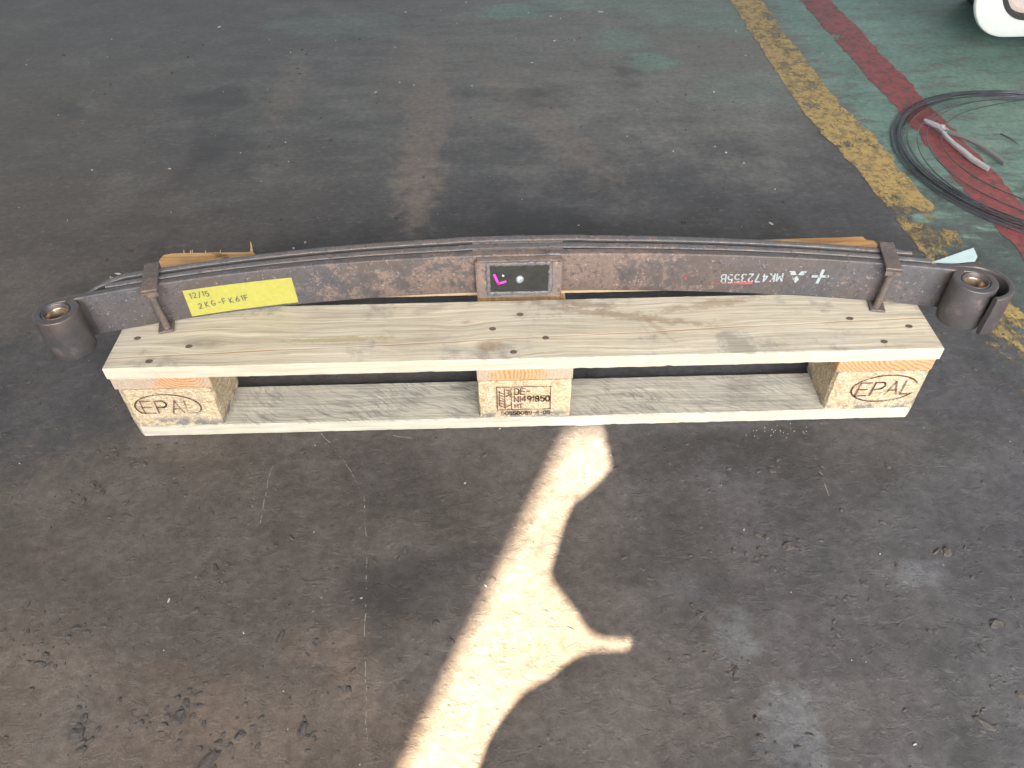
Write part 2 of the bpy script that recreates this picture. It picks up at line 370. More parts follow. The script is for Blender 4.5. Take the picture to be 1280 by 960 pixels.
# ---------------- steel
def mat_steel(name, base, blue, rust, rustamt=.5, seed=0., rough=.5, metal=.35, speck=True, sx=1., zone=False):
    m = NT(name); P = m.vadd(m.pos(), (seed, seed*1.7, seed*.6))
    a = m.noise(m.vmul(P, (sx, 1, 1)), 8, 6, .6); b = m.noise(P, 36, 11, .76); c = m.noise(P, 150, 6, .75); d = m.noise(P, 3.5, 3, .5)
    col = m.mix(m.sstep(a, .38, .62), base, blue)
    rm = m.sstep(m.math('ADD', m.math('MULTIPLY', b, .60), m.math('ADD', m.math('MULTIPLY', a, .30), m.math('MULTIPLY', m.math('ADD', d, c), .14))), .66-.16*rustamt, .69-.16*rustamt) if not zone else m.sstep(m.math('SUBTRACT', m.math('ADD', m.math('MULTIPLY', b, .60), m.math('ADD', m.math('MULTIPLY', a, .30), m.math('MULTIPLY', m.math('ADD', d, c), .14))), m.sstep(m.math('ABSOLUTE', m.sep(m.pos())[0]), .20, .44, 0., .12)), .66-.16*rustamt, .685-.16*rustamt)
    col = m.mix(m.math('MULTIPLY', rm, .85), col, m.mix(c, rust, tuple(q*.55 for q in rust)))
    if speck:
        col = m.mix(m.sstep(m.math('ADD', m.math('MULTIPLY', c, .6), m.math('MULTIPLY', b, .4)), .53, .58, 0, .8), col, (.045, .045, .055))
        col = m.mix(m.sstep(m.noise(P, 190, 4, .7), .60, .68, 0, .55), col, (.36, .31, .29))
    col = m.mix(1., col, m.ramp(b, [(.3, .72), (.5, 1.), (.7, 1.3)]), 'MULTIPLY')
    rg = m.math('ADD', rough-.12, m.math('MULTIPLY', c, .35))
    return m.fin(col, rg, m.math('MULTIPLY', m.math('SUBTRACT', 1., rm), metal), m.bump(m.math('ADD', c, m.math('MULTIPLY', b, .8)), .0009, .7), .5)
def mat_plain(name, c, rough=.5, metal=0., var=.25, scale=60, bump=.0004, seed=0):
    m = NT(name); P = m.vadd(m.pos(), (seed, 0, 0)); n = m.noise(P, scale, 6, .65)
    col = m.mix(1., c, m.ramp(n, [(.25, 1-var), (.5, 1.), (.75, 1+var)]), 'MULTIPLY')
    return m.fin(col, m.math('ADD', rough-.08, m.math('MULTIPLY', n, .16)), metal, m.bump(n, bump, .6))
def mat_ink(name, c, wear=.45, scale=170, rough=.7, soft=.06, big=0.):
    m = NT(name); P = m.pos(); n = m.noise(P, scale, 5, .7)
    if big: n = m.math('ADD', m.math('MULTIPLY', n, 1-big), m.math('MULTIPLY', m.noise(m.vadd(P, (2, 3, 4)), 26, 3, .5), big))
    m.alpha(m.sstep(n, wear-soft, wear+soft)); return m.fin(c, rough, 0)

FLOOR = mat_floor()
DECK = mat_wood('weathered_deck_board', (.515, .465, .370), (.42, .372, .292), (.455, .432, .385), knots=((-.052, .030, .028, .95), (-.085, .085, .017, .8), (-.47, .05, .02, .3), (.30, .075, .014, .3)),
                crack=(.0392, .0455), greyamt=.55, seed=1.3, dirt=.5, fresh=(.53, .475, .385),
                stains=((.15, .092, .13, .010, -.22, .55, (.20, .14, .09)), (.10, .120, .05, .012, -.2, .5, (.17, .12, .08)), (.29, .115, .09, .012, .2, .5, (.21, .15, .10)), (-.27, .052, .10, .006, .02, .6, (.30, .25, .10)),
                        (.20, .06, .05, .006, -1.0, .4, (.24, .18, .12)), (-.14, .12, .03, .012, .4, .4, (.25, .22, .19)), (-.16, .04, .06, .02, .2, .35, (.28, .25, .21))))
DECK2 = mat_wood('fresh_orange_board', (.60, .36, .16), (.42, .20, .075), (.50, .34, .19), greyamt=.3, seed=4.1, dirt=.25, fresh=(.55, .42, .26),
                 stains=((-.50, .274, .018, .008, 0, .8, (.10, .085, .05)), (-.49, .268, .008, .004, 0, .8, (.22, .07, .03))))
BOTTOM = mat_wood('sawn_bottom_board', (.46, .43, .36), (.36, .34, .295), (.38, .365, .33), greyamt=.6, seed=8.2, dirt=.3, saw=.8, fresh=(.53, .50, .42))
CROSS = mat_wood('cross_board_wood', (.56, .36, .18), (.42, .24, .11), (.48, .40, .29), axis='y', greyamt=.3, seed=6.6, dirt=.2)
ENDG = [mat_endgrain(-.497, .138, .4), mat_endgrain(-.30, .13, 3.1), mat_endgrain(.64, .24, 5.7)]
CHIP = [mat_chip(k) for k in (.3, 1.9, 3.7)]
STEEL = mat_steel('rusty_spring_steel', (.106, .087, .082), (.086, .084, .093), (.200, .143, .120), .62, 0, .50, .2, zone=True)
STEEL2 = mat_steel('brown_spring_leaf_steel', (.150, .128, .122), (.125, .127, .140), (.20, .15, .13), .3, 5, .48, .25)
EYE = mat_steel('dark_eye_steel', (.110, .088, .082), (.092, .088, .095), (.13, .10, .09), .0, 9, .40, .45, False)
CLIP = mat_steel('rusty_clip_steel', (.125, .100, .090), (.11, .095, .09), (.18, .125, .10), .4, 12, .55, .2)
PLATE = mat_steel('spacer_plate_steel', (.185, .145, .130), (.165, .135, .128), (.27, .175, .130), .45, 15, .6, .1)
WELD = mat_steel('grey_weld_bead', (.135, .13, .132), (.18, .18, .19), (.19, .135, .11), .3, 18, .55, .3)
GAP_SHADE = mat_plain('greasy_gap_shade', (.028, .026, .026), .6, 0, .4, 90)
BLACK = mat_plain('matt_black_plate', (.022, .023, .022), .55, 0, .5, 90)
BOLT = mat_plain('bright_bolt_steel', (.50, .54, .62), .35, .6, .5, 300)
BRONZE = mat_plain('bronze_bush_lining', (.27, .20, .14), .30, .7, .4, 90)
TAPE = mat_plain('yellow_paper_tape', (.36, .345, .075), .7, 0, .10, 160, .0006)
PEN = mat_ink('dark_pen_ink', (.09, .09, .09), .22, 300)
PINK = mat_plain('pink_marker', (.80, .05, .48), .6, 0, .15)
WHITEP = mat_ink('white_stencil_paint', (.30, .345, .37), .41, 240, .6, .05)
REDP = mat_ink('red_chalk', (.42, .08, .09), .52, 260, .7, .12, .3)
STAMP = mat_ink('brown_stamp_ink', (.14, .068, .055), .455, 300, .8, .13, .55)
NAIL = mat_plain('rusty_nail', (.14, .10, .085), .6, .3, .4, 200)
WIRE = mat_plain('dark_steel_wire', (.11, .115, .132), .34, .6, .4, 40)
SNIP = mat_plain('worn_bright_steel', (.46, .47, .49), .30, .5, .15, 40, .0001)
SNIPD = mat_plain('grey_tool_handle', (.20, .205, .21), .4, .5, .15, 40, .0001)
WHITE = mat_plain('white_enamel', (.60, .635, .63), .35, 0, .04, 20, .0001)
RUBBER = mat_plain('black_rubber', (.03, .03, .032), .6, 0, .3)
BEIGE = mat_plain('pinkish_beige_lens', (.52, .44, .41), .45, 0, .08, 20)
PAPER = mat_plain('pale_blue_paper', (.23, .30, .32), .8, 0, .08)
CLOD = mat_plain('dried_dirt', (.066, .058, .055), .85, 0, .5, 160, .002)
FLAKE = mat_plain('pale_flake', (.40, .39, .36), .7, 0, .3, 200)
BLOCKER = mat_plain('unseen_blocker_paint', (.16, .15, .14), .8, 0, .2, 3)
YELLOW = mat_paint('worn_yellow_paint', (.52, .365, .125), (.40, .275, .10), 3.3, .522, (.13, .105, .065), .06)
RED = mat_paint('worn_red_paint', (.33, .062, .070), (.24, .060, .066), 11.7, .487, (.10, .06, .058))

# ------------------------------------------------------------------ floor, lines and unseen blockers added to shade the sun
def grid(x0, x1, y0, y1, nx, ny, z=0):
    v = [(x0+(x1-x0)*i/nx, y0+(y1-y0)*j/ny, z) for j in range(ny+1) for i in range(nx+1)]
    fc = [(j*(nx+1)+i, j*(nx+1)+i+1, (j+1)*(nx+1)+i+1, (j+1)*(nx+1)+i) for j in range(ny) for i in range(nx)]
    return v, fc
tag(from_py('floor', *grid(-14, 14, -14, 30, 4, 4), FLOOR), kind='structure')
def band(name, xl, xr, y0, y1, mat, z):
    n = 700; v = []
    for i in range(n+1):
        y = y0+(y1-y0)*i/n
        v += [(xl(y), y, z), (xr(y), y, z)]
    return tag(from_py(name, v, [(2*i, 2*i+1, 2*i+3, 2*i+2) for i in range(n)], mat), kind='structure')
wob = lambda y, s: .008*mnoise.noise((y*6, s, 0))+.009*mnoise.noise((y*19, s, 4))+.007*mnoise.noise((y*55, s, 7))
band('yellow_floor_line', lambda y: np.interp(y, [-.6, .15, .48, .75, 1.05, 1.9, 8], [.800, .798, .792, .778, .738, .733, .72])+wob(y, 1),
     lambda y: np.interp(y, [-.6, .25, .5, .85, 1.14, 1.9, 8], [.905, .900, .888, .873, .842, .829, .81])+wob(y, 9), -.6, 8, YELLOW, .0012)
band('red_floor_line', lambda y: np.interp(y, [-.6, .45, 1.0, 1.9, 8], [.985, .982, .978, .958, .90])+wob(y, 20),
     lambda y: np.interp(y, [-.6, .5, 1.1, 1.9, 8], [1.085, 1.078, 1.070, 1.058, 1.0])+wob(y, 30), -.6, 8, RED, .0012)
# unseen rear blocker added for shade; its tall opening shapes the sun strip
WY = -2.8; k = math.tan(SUN_EL)/SUN_H.y
def to_plane(x, y, Y):                       # floor point -> point where its sun ray crosses the plane y = Y
    return x-SUN_H.x/SUN_H.y*(y-Y), (y-Y)*k
jx = to_plane(.038, 0., WY)[0]
zt = to_plane(0, .075, WY)[1]; zb = to_plane(0, -1.1, WY)[1]
bm = bmesh.new()
box_bm(-7, jx, WY-.08, WY, 0, 4.2, bm=bm); box_bm(jx+.30, 7, WY-.08, WY, 0, 4.2, bm=bm)
box_bm(jx, jx+.30, WY-.08, WY, zt, 4.2, bm=bm); box_bm(jx, jx+.30, WY-.08, WY, 0, zb, bm=bm)
tag(from_bm('sun_block_wall', bm, BLOCKER), kind='structure')
tag(from_bm('sun_block_roof', box_bm(-7, 7, WY-.08, 5, 4.201, 4.3), BLOCKER), kind='structure')  # unseen cover added to keep the sun off the floor
# unseen sheet added behind the camera, its edge cut to shape the sun patch
edge = [(.119, .06), (.119, -.006), (.122, -.048), (.124, -.087), (.108, -.106), (.093, -.123), (.078, -.138), (.063, -.148), (.056, -.165), (.045, -.191), (.036, -.222), (.023, -.264), (.027, -.275), (.035, -.290), (.044, -.304), (.052, -.316),
        (.059, -.331), (.067, -.345), (.075, -.351), (.084, -.355), (.092, -.356), (.101, -.356), (.110, -.354), (.118, -.351), (.1195, -.357), (.117, -.364), (.107, -.383), (.096, -.377), (.084, -.373), (.074, -.372), (.064, -.373),
        (.053, -.377), (.044, -.382), (.031, -.391), (.019, -.402), (.002, -.411), (-.015, -.421), (-.027, -.433), (-.039, -.448), (-.049, -.461), (-.057, -.475), (-.063, -.490), (-.069, -.508), (-.074, -.54), (-.08, -.6), (-.09, -.72), (-.11, -.9)]
CY = -1.15
pts = [to_plane(a, b, CY) for a, b in edge]
v = []; fc = []
for i, (a, z) in enumerate(pts): v += [(a, CY, z), (to_plane(.34, edge[i][1], CY)[0], CY, z)]
v += [(pts[0][0], CY, 4.19), (to_plane(.34, .06, CY)[0], CY, 4.19)]
fc = [(2*i, 2*i+1, 2*i+3, 2*i+2) for i in range(len(pts)-1)]; kk = 2*len(pts); fc.append((0, 1, kk+1, kk))
o = from_py('sun_block_sheet', v, fc, BLOCKER); tag(o, kind='structure')
sm = o.modifiers.new('thick', 'SOLIDIFY'); sm.thickness = .003; sm.offset = 0

# ------------------------------------------------------------------ strokes: lettering built as thin ribbons
def arc(cx, cy, rx, ry, a0, a1, n=10):
    return [(cx+rx*math.cos(R(a0+(a1-a0)*i/n)), cy+ry*math.sin(R(a0+(a1-a0)*i/n))) for i in range(n+1)]
G = {
 'E': [[(.6, 1), (0, 1), (0, 0), (.6, 0)], [(0, .5), (.5, .5)]], 'F': [[(.6, 1), (0, 1), (0, 0)], [(0, .5), (.5, .5)]],
 'P': [[(0, 0), (0, 1), (.35, 1)]+arc(.35, .74, .25, .26, 90, -90)+[(0, .48)]], 'A': [[(0, 0), (.32, 1), (.64, 0)], [(.11, .34), (.53, .34)]],
 'L': [[(0, 1), (0, 0), (.55, 0)]], 'D': [[(0, 0), (0, 1), (.3, 1)]+arc(.3, .5, .3, .5, 90, -90)+[(0, 0)]], 'N': [[(0, 0), (0, 1), (.6, 0), (.6, 1)]],
 'I': [[(.1, 0), (.1, 1)]], '1': [[(.0, .78), (.18, 1), (.18, 0)]], '-': [[(.05, .5), (.45, .5)]], '/': [[(0, -.1), (.4, 1.1)]],
 '0': [arc(.3, .5, .3, .5, 90, 450, 16)], '4': [[(.45, 0), (.45, 1), (0, .32), (.62, .32)]], '9': [arc(.3, .7, .28, .3, 0, 360, 12)+[(.57, .5), (.4, 0)]],
 '8': [arc(.3, .75, .25, .25, -90, 270, 12), arc(.3, .25, .3, .25, 90, 450, 12)], '5': [[(.55, 1), (.06, 1), (.03, .55)]+arc(.28, .33, .3, .33, 120, -140, 10)],
 '2': [arc(.3, .72, .28, .28, 160, -30, 8)+[(0, 0), (.6, 0)]], '3': [arc(.28, .75, .27, .25, 150, -90, 8)+arc(.28, .25, .31, .25, 90, -150, 8)],
 '6': [[(.5, 1), (.1, .5)]+arc(.3, .27, .28, .27, 160, 520, 12)], '7': [[(0, 1), (.6, 1), (.2, 0)]], 'K': [[(0, 0), (0, 1)], [(.55, 1), (.02, .42), (.6, 0)]],
 'G': [arc(.32, .5, .32, .5, 50, 330, 12)+[(.6, .42), (.35, .42)]], 'M': [[(0, 0), (0, 1), (.35, .35), (.7, 1), (.7, 0)]], 'B': [[(0, 0), (0, 1), (.3, 1)]+arc(.3, .76, .25, .24, 90, -90, 8)+[(0, .52)], [(.3, .52)]+arc(.3, .26, .3, .26, 90, -90, 8)+[(0, 0)]],
 'C': [arc(.32, .5, .32, .5, 45, 315, 12)],
 'H': [[(0, 0), (0, 1)], [(.6, 0), (.6, 1)], [(0, .5), (.6, .5)]], 'T': [[(0, 1), (.6, 1)], [(.3, 1), (.3, 0)]], '.': [[(.1, 0), (.2, .06)]], '+': [[(0, .5), (1, .5)], [(.5, 0), (.5, 1)]],
}
def strokes(txt, h, w=None, adv=.82, jit=0.):
    out = []; cx = 0
    for ch in txt:
        if ch == ' ': cx += h*.5; continue
        wd = max([q[0] for s in G[ch] for q in s])
        dx, dy = random.uniform(-jit, jit)*h, random.uniform(-jit, jit)*h
        for s in G[ch]: out.append([(cx+q[0]*h*(w or 1)+dx, q[1]*h+dy) for q in s])
        cx += (wd*(w or 1)+.22)*h*adv/.82
    return out, cx
def ribbons(lines, width, fmap, gap=0., step=.006):
    v = []; fc = []
    for ln in lines:
        P = [Vector(q) for q in ln]
        for a, b in zip(P[:-1], P[1:]):
            d = b-a; L = d.length
            if L < 1e-7: continue
            t = d/L; nrm = Vector((-t.y, t.x))*width/2
            a2 = a-t*(width*.4-gap); b2 = b+t*(width*.4-gap)
            if (b2-a2).dot(t) <= 0: continue
            n = max(1, int(L/step)); k0 = len(v)
            for i in range(n+1):
                c = a2+(b2-a2)*(i/n); v += [fmap(*(c+nrm)), fmap(*(c-nrm))]
            fc += [(k0+2*i, k0+2*i+1, k0+2*i+3, k0+2*i+2) for i in range(n)]
    return v, fc
def xform(lines, ox, oy, rot=0., shear=0., sx=1., sy=1.):
    c, s = math.cos(rot), math.sin(rot)
    return [[(ox+c*(x*sx+y*shear)-s*y*sy, oy+s*(x*sx+y*shear)+c*y*sy) for x, y in ln] for ln in lines]

# ------------------------------------------------------------------ pallet
pal = thing('wooden_pallet', 'cut down pale wooden pallet with stamped chip blocks standing on dark floor', 'pallet', (0, .12, 0))
def board(name, x0, x1, y0, y1, z0, z1, mat, parent, seed, c=.0015, jit=.0009, cut=None, segs=150, chip=.0):
    """plank along x: bevelled section, slightly uneven edges; cut(x)->(dy front, dy back)"""
    rings = []
    for i in range(segs+1):
        x = x0+(x1-x0)*i/segs; j = lambda a: jit*mnoise.noise((x*38, a+seed*7, seed))+jit*.8*mnoise.noise((x*150, a, seed))
        fr, bk = cut(x) if cut else (0, 0)
        ya, yb = y0+fr, y1-bk; e = 0
        if i in (0, segs): e = .0008
        ch = max(0, chip*(mnoise.noise((x*55, seed, 3))-.35)) if chip else 0
        rings.append([(x, ya+e+j(1), z0+c+ch+e), (x, ya+c+j(2)+ch*.6, z0+e+ch*.2), (x, yb-c+j(3), z0+e), (x, yb+j(4)-e, z0+c+e), (x, yb+j(4)-e, z1-c-e), (x, yb-c*1.3+j(5), z1-e), (x, ya+c*1.2+j(6)-.0, z1-e+.3*j(7)), (x, ya+j(8)+e, z1-c-e)])
    v, fc = loft(rings); o = from_py(name, v, fc, mat, parent); fix_normals(o); return o
def corner(x0, x1, cx, cyf, cyb=0):
    def g(x):
        d = min(x-x0, x1-x); t = max(0, 1-d/cx); return (cyf*t, cyb*t)
    return g
deck = board('deck_board', -.604, .603, 0, .1355, .122, .144, DECK, pal, 1, chip=.006)
def backcut(x):
    prof = [(-.604, .045), (-.600, .006), (-.586, .002), (-.575, .0015), (-.4555, .003), (-.4545, .0), (-.451, .0), (-.449, .004), (-.443, .0125), (-.38, .0125), (-.2, .012), (.2, .010), (.43, .002), (.583, .000), (.5845, .009), (.597, .012), (.603, .04)]
    return (0, float(np.interp(x, [q[0] for q in prof], [q[1] for q in prof])))
rear = board('deck_board', -.604, .603, .1765, .287, .122, .144, DECK2, pal, 2, cut=backcut, jit=.0006, segs=420); rear['label'] = 'orange rear deck board with ragged cut edge'
# splinters on the cut edge
sp = [tube([(-.4525, .286, .143), (-.452, .2885, .150), (-.4515, .290, .159)], [.0022, .0014, .0006], 5)]
for a, h in ((-.566, .005), (-.555, .004), (-.552, .005), (-.53, .003), (-.505, .003)):
    sp.append(tube([(a, .284, .1435), (a+.001, .286, .144+h)], [.0012, .0004], 4))
for q in sp: from_py('splinter', *q, DECK2, rear)
for s, (nx, ny) in enumerate([(-.574, .066), (-.492, .045), (-.541, .0145), (-.004, .100), (-.046, .068), (.032, .045), (-.016, .0155), (.490, .072), (.571, .051), (.522, .0185)]):
    bm = bmesh.new(); bmesh.ops.create_cone(bm, cap_ends=True, segments=12, radius1=.0052, radius2=.0046, depth=.0012)
    for q in bm.verts:
        q.co = Vector((nx+q.co.x*random.uniform(.95, 1.25), ny+q.co.y*.85, .1441+q.co.z*.5))
    from_bm('nail', bm, NAIL, deck)
for i, (a, b) in enumerate([(-.606, -.4585), (-.0705, .0705), (.4585, .604)]):
    me_o = None
    bm = box_bm(a+(.004 if i == 0 else 0), b-(.004 if i == 2 else 0), .0015, .284, .1005, .1218, .0012, 1)
    for fce in bm.faces:
        fce.normal_update()
    o = from_bm('cross_board', bm, [CROSS, ENDG[i]], pal)
    for q in o.data.polygons:
        if abs(q.normal.y) > .7: q.material_index = 1
def block(a, b, y0, y1, z0, z1, mat, seed, cutl=0., cutr=0.):
    bm = bmesh.new(); nx, ny, nz = 30, 14, 16
    pl = [(a, y0+cutl), (a+cutl, y0), (b-cutr, y0), (b, y0+cutr), (b, y1), (a, y1)] if (cutl or cutr) else None
    bmesh.ops.create_grid
    bm.free(); bm = box_bm(a, b, y0, y1, z0, z1)
    bmesh.ops.subdivide_edges(bm, edges=list(bm.edges), cuts=11, use_grid_fill=True)
    for v in bm.verts:
        x, y, z = v.co
        n = mnoise.noise_vector(Vector((x*90, y*90, z*90+seed)))*.0009
        ef = (abs(x-a) < 1e-5 or abs(x-b) < 1e-5)+(abs(y-y0) < 1e-5 or abs(y-y1) < 1e-5)
        if ef == 2:
            cen = Vector(((a+b)/2, (y0+y1)/2, z)); v.co += (cen-v.co).normalized()*(.002+.006*max(0, mnoise.noise((x*20, z*45, seed))))
        if cutl and x < a+cutl and y < y0+1e-4: v.co.y = y0+(a+cutl-x)
        if cutr and x > b-cutr and y < y0+1e-4: v.co.y = y0+(x-b+cutr)
        v.co += n if (z0+1e-4 < z < z1-1e-4) else Vector((n.x, n.y, 0))
    return from_bm('block', bm, mat, pal)
blks = [block(-.602, -.4615, .001, .098, .0223, .1002, CHIP[0], 1, .006, 0), block(-.0705, .0705, .001, .098, .0223, .1002, CHIP[1], 2), block(.4615, .603, .001, .098, .0223, .1002, CHIP[2], 3, 0, .006)]
bot = board('bottom_board', -.606, .609, -.001, .083, 0.0005, .0223, BOTTOM, pal, 3, cut=corner(-.606, .609, .014, .016), segs=160, chip=.003)
for a, b, q in ((-.58, -.48, 0), (-.05, .05, 1), (.48, .58, 2)):
    from_bm('block', box_bm(a, b, .205, .283, .0, .1002, .001, 1), CHIP[q], pal)

FY = -.0006
fface = lambda x, z: (x, FY, z)
def stamp(parent, lines, width, mat=STAMP, gap=0.):
    return from_py('stamp', *ribbons(lines, width, fface, gap), mat, parent)
# right and left EPAL ovals
def epal(cx, cz, rx, rz, h, rot, shear, a0, a1):
    L, wd = strokes('EPAL', h, 1.0)
    L = xform(L, cx-wd/2*math.cos(rot)+.004, cz-h/2-wd/2*math.sin(rot), rot, shear)
    ov = xform([arc(0, 0, rx, rz, a0, a1, 48)], cx, cz, rot)
    return L, ov
L, ov = epal(.541, .066, .0490, .0275, .027, R(2), .10, 15, 335)
stamp(blks[2], L, .0028); stamp(blks[2], ov, .0026)
L, ov = epal(-.535, .064, .0485, .0265, .026, R(-1), 0, -25, 210)
stamp(blks[0], L, .0026); stamp(blks[0], ov, .0023)
# centre block: framed treatment stamp
ln = [[(-.042, .040), (-.042, .0885), (.038, .0885), (.038, .040), (-.042, .040)], [(-.0205, .040), (-.0205, .0885)],
      [(-.0385, .080), (-.0385, .049), (-.0305, .045), (-.0225, .050)], [(-.0305, .084), (-.0305, .043)]]
for q in range(5): ln.append([(-.038, .0555+q*.0055), (-.031, .0515+q*.0055)])
stamp(blks[1], ln, .0019)
t1 = xform(strokes('DE-', .0118, .9)[0], -.0155, .0728); t2 = xform(strokes('NI491850', .0112, .85, .80)[0], -.0160, .0570); t3 = xform(strokes('HT', .0080)[0], -.0155, .0440)
t4 = xform(strokes('50550089-4-05', .0072, None, .84)[0], -.036, .0285); t5 = xform(strokes('IPPC', .0055, None, .95)[0], -.0275, .0835, R(-90))
stamp(blks[1], t1+t2, .0024); stamp(blks[1], t3+t4+t5, .0015)
bm = bmesh.new(); bmesh.ops.create_uvsphere(bm, u_segments=10, v_segments=6, radius=1)
for q in bm.verts: q.co = Vector((.5905+q.co.x*.0030, -.0004+q.co.y*.0006+.0012, .0925+q.co.z*.0028))
from_bm('paint_spot', bm, mat_plain('light_blue_spot', (.16, .45, .56), .7), blks[2])

# ------------------------------------------------------------------ leaf spring
spr = thing('leaf_spring', 'rusty brown truck leaf spring lying on its side across the pallet', 'leaf spring', (0, .15, .144))
KX = np.array([-.660, -.603, -.545, -.493, -.415, -.330, -.243, -.150, -.072, .062, .180, .357, .520, .620, .650]); KY = np.array([.060, .078, .094, .106, .121, .132, .140, .1455, .148, .149, .146, .131, .1055, .0875, .082])
PF = np.polyfit(KX, KY, 4); fy = lambda x: float(np.polyval(PF, x)); dfy = lambda x: float(np.polyval(np.polyder(PF), x))
Z0, Z1 = .149, .219
TH = lambda x: float(np.interp(abs(x), [0, .08, .3, .5, .7], [.0140, .0140, .0124, .0110, .0108]))     # taper leaves
GAP = .0050
def nrm(x): 
    t = Vector((1, dfy(x), 0)).normalized(); return Vector((-t.y, t.x, 0))        # away from camera
def off(x, d): return Vector((x, fy(x), 0))+nrm(x)*d
def leaf_rings(path, thk, z0=Z0, z1=Z1, r=.0050):
    """path: list of (point, normal(back), thickness, z0, z1)"""
    rings = []
    for P, N, th, a, b in path:
        h = th/2; rr = min(r, h*.8); sec = []
        for sy, sz, a0 in ((1, 1, 0), (-1, 1, 90), (-1, -1, 180), (1, -1, 270)):
            for k_ in range(4):
                an = R(a0+30*k_); sec.append((sy*(h-rr)+rr*math.cos(an), (b-rr if sz > 0 else a+rr)+rr*math.sin(an)))
        rings.append([(P.x+N.x*q, P.y+N.y*q, zz) for q, zz in sec])
    return rings
def make_leaf(name, path, mat, parent, r=.0030):
    o = from_py(name, *loft(leaf_rings(path, 0, r=r)), mat, parent); fix_normals(o); auto_smooth(o, 50)
    if name == 'leaf':                       # greasy black faces, colour standing in for shade in the gaps between leaves
        o.data.materials.append(GAP_SHADE)
        for q in o.data.polygons:
            if abs(q.normal.z) < .3: q.material_index = 1
    return o
RC = .0250
xs = np.linspace(-.661, .650, 120)
mid = [(off(x, TH(x)/2), nrm(x), TH(x), Z0, Z1) for x in xs]
def eye_arc(x, sgn):
    P = off(x, TH(x)/2); N = nrm(x); c = P-N*RC; T = Vector((N.y, -N.x, 0))*sgn; out = []
    for i in range(1, 41):
        an = R(326)*i/40; d = N*math.cos(an)+T*math.sin(an)
        out.append((c+d*RC, d, TH(x), Z0, Z1))
    return c, out
cR, aR = eye_arc(xs[-1], 1); cL, aL = eye_arc(xs[0], -1)
path = [q for q in reversed(aL)]+mid+aR
main = make_leaf('main_leaf', path, [STEEL, EYE], spr, .0022)
for q in main.data.polygons:
    c = q.center
    if (Vector((c.x, c.y, 0))-cR).length < .0355 or (Vector((c.x, c.y, 0))-cL).length < .0355: q.material_index = 1
for c in (cL, cR):
    def cyl(r0_, r1_, za, zb_, seg=40):
        rr = []
        for r_, z_ in ((r0_, za), (r1_, za), (r1_, zb_-.0008), (r1_-.0008, zb_), (r0_+.0012, zb_), (r0_, zb_-.0015)):
            rr.append([(c.x+r_*math.cos(t_*2*math.pi/seg), c.y+r_*math.sin(t_*2*math.pi/seg), z_) for t_ in range(seg)])
        rr.append(rr[0]); return loft(rr, cap=False)
    b = from_py('bushing', *cyl(.0160, .0190, Z0+.001, Z1-.0006), EYE, spr); fix_normals(b); auto_smooth(b)
    b2 = from_py('lining', *cyl(.0144, .0159, Z0+.002, Z1-.007), BRONZE, b); fix_normals(b2); auto_smooth(b2)
# second and third leaf
def d2(x): return TH(x)+GAP*(1 if abs(x) < .1 else .75)
x2 = np.linspace(-.600, .598, 90)
l2 = make_leaf('leaf', [(off(x, d2(x)+TH(x)/2), nrm(x), TH(x)*(1 if -.59 < x else .8), Z0+.0005, Z1-.0005) for x in x2], STEEL2, spr)
x3 = np.linspace(-.672, .574, 120)
def h3(x): t = min(1, max(0, (x+.672)/.095)); return .022*(1-t), .5+.5*t
p3 = []
for x in x3:
    dd, tk = h3(x); base = d2(x)+TH(x)+GAP if x > -.608 else d2(x)-.0015*0+(TH(x)+GAP)*max(0, min(1, (x+.650)/.042))
    tt = TH(x)*(1 if -.60 < x < .555 else .7)
    p3.append((off(x, base+tt/2), nrm(x), tt, Z0+.001+dd*.7, Z1+.0006-dd))
l3 = make_leaf('leaf', p3, STEEL2, spr)
# liners between the leaves at the centre, with small tack welds
for dd in (TH(0), 2*TH(0)+GAP):
    v, fc = loft([[(q.x, q.y, z) for q, z in ((off(x, dd+.0001), Z0), (off(x, dd+GAP-.0001), Z0), (off(x, dd+GAP-.0001), Z1-.001), (off(x, dd+.0001), Z1-.001))] for x in np.linspace(-.074, .064, 12)])
    fix_normals(from_py('liner', v, fc, PLATE, spr))
tb = []
for x, d in ((-.052, .0008), (.044, .0012), (.052, .0016)):
    bm = bmesh.new(); bmesh.ops.create_icosphere(bm, subdivisions=2, radius=.004); q0 = off(x, d)
    for q in bm.verts: q.co = Vector((q0.x+q.co.x*1.9, q0.y+q.co.y*.8, Z1-.001+q.co.z*.7))
    tb.append(([tuple(q.co) for q in bm.verts], [tuple(q.index for q in g.verts) for g in bm.faces])); bm.free()
for q in tb: from_py('tack_weld', *q, WELD, spr, True)
# wrap of the second leaf round the right eye
cw = cR+Vector((.007, -.002, 0)); pw = []
for i in range(16):
    x = .606+.036*i/15; pw.append((off(x, TH(x)+.003+.004*i/15), nrm(x), .007, Z0+.002, Z1-.002))
a_s = math.atan2(pw[-1][0].y-cw.y, pw[-1][0].x-cw.x); r_s = (pw[-1][0]-cw).length
for i in range(1, 41):
    t = i/40; an = a_s+(R(-84)-a_s)*t; rr = r_s+(.0405-r_s)*min(1, t*2.2)-.003*max(0, t-.7)/.3
    d = Vector((math.cos(an), math.sin(an), 0)); pw.append((cw+d*rr, d, .0085, Z0+.002, Z1-.002))
make_leaf('eye_wrap', pw, EYE, spr)

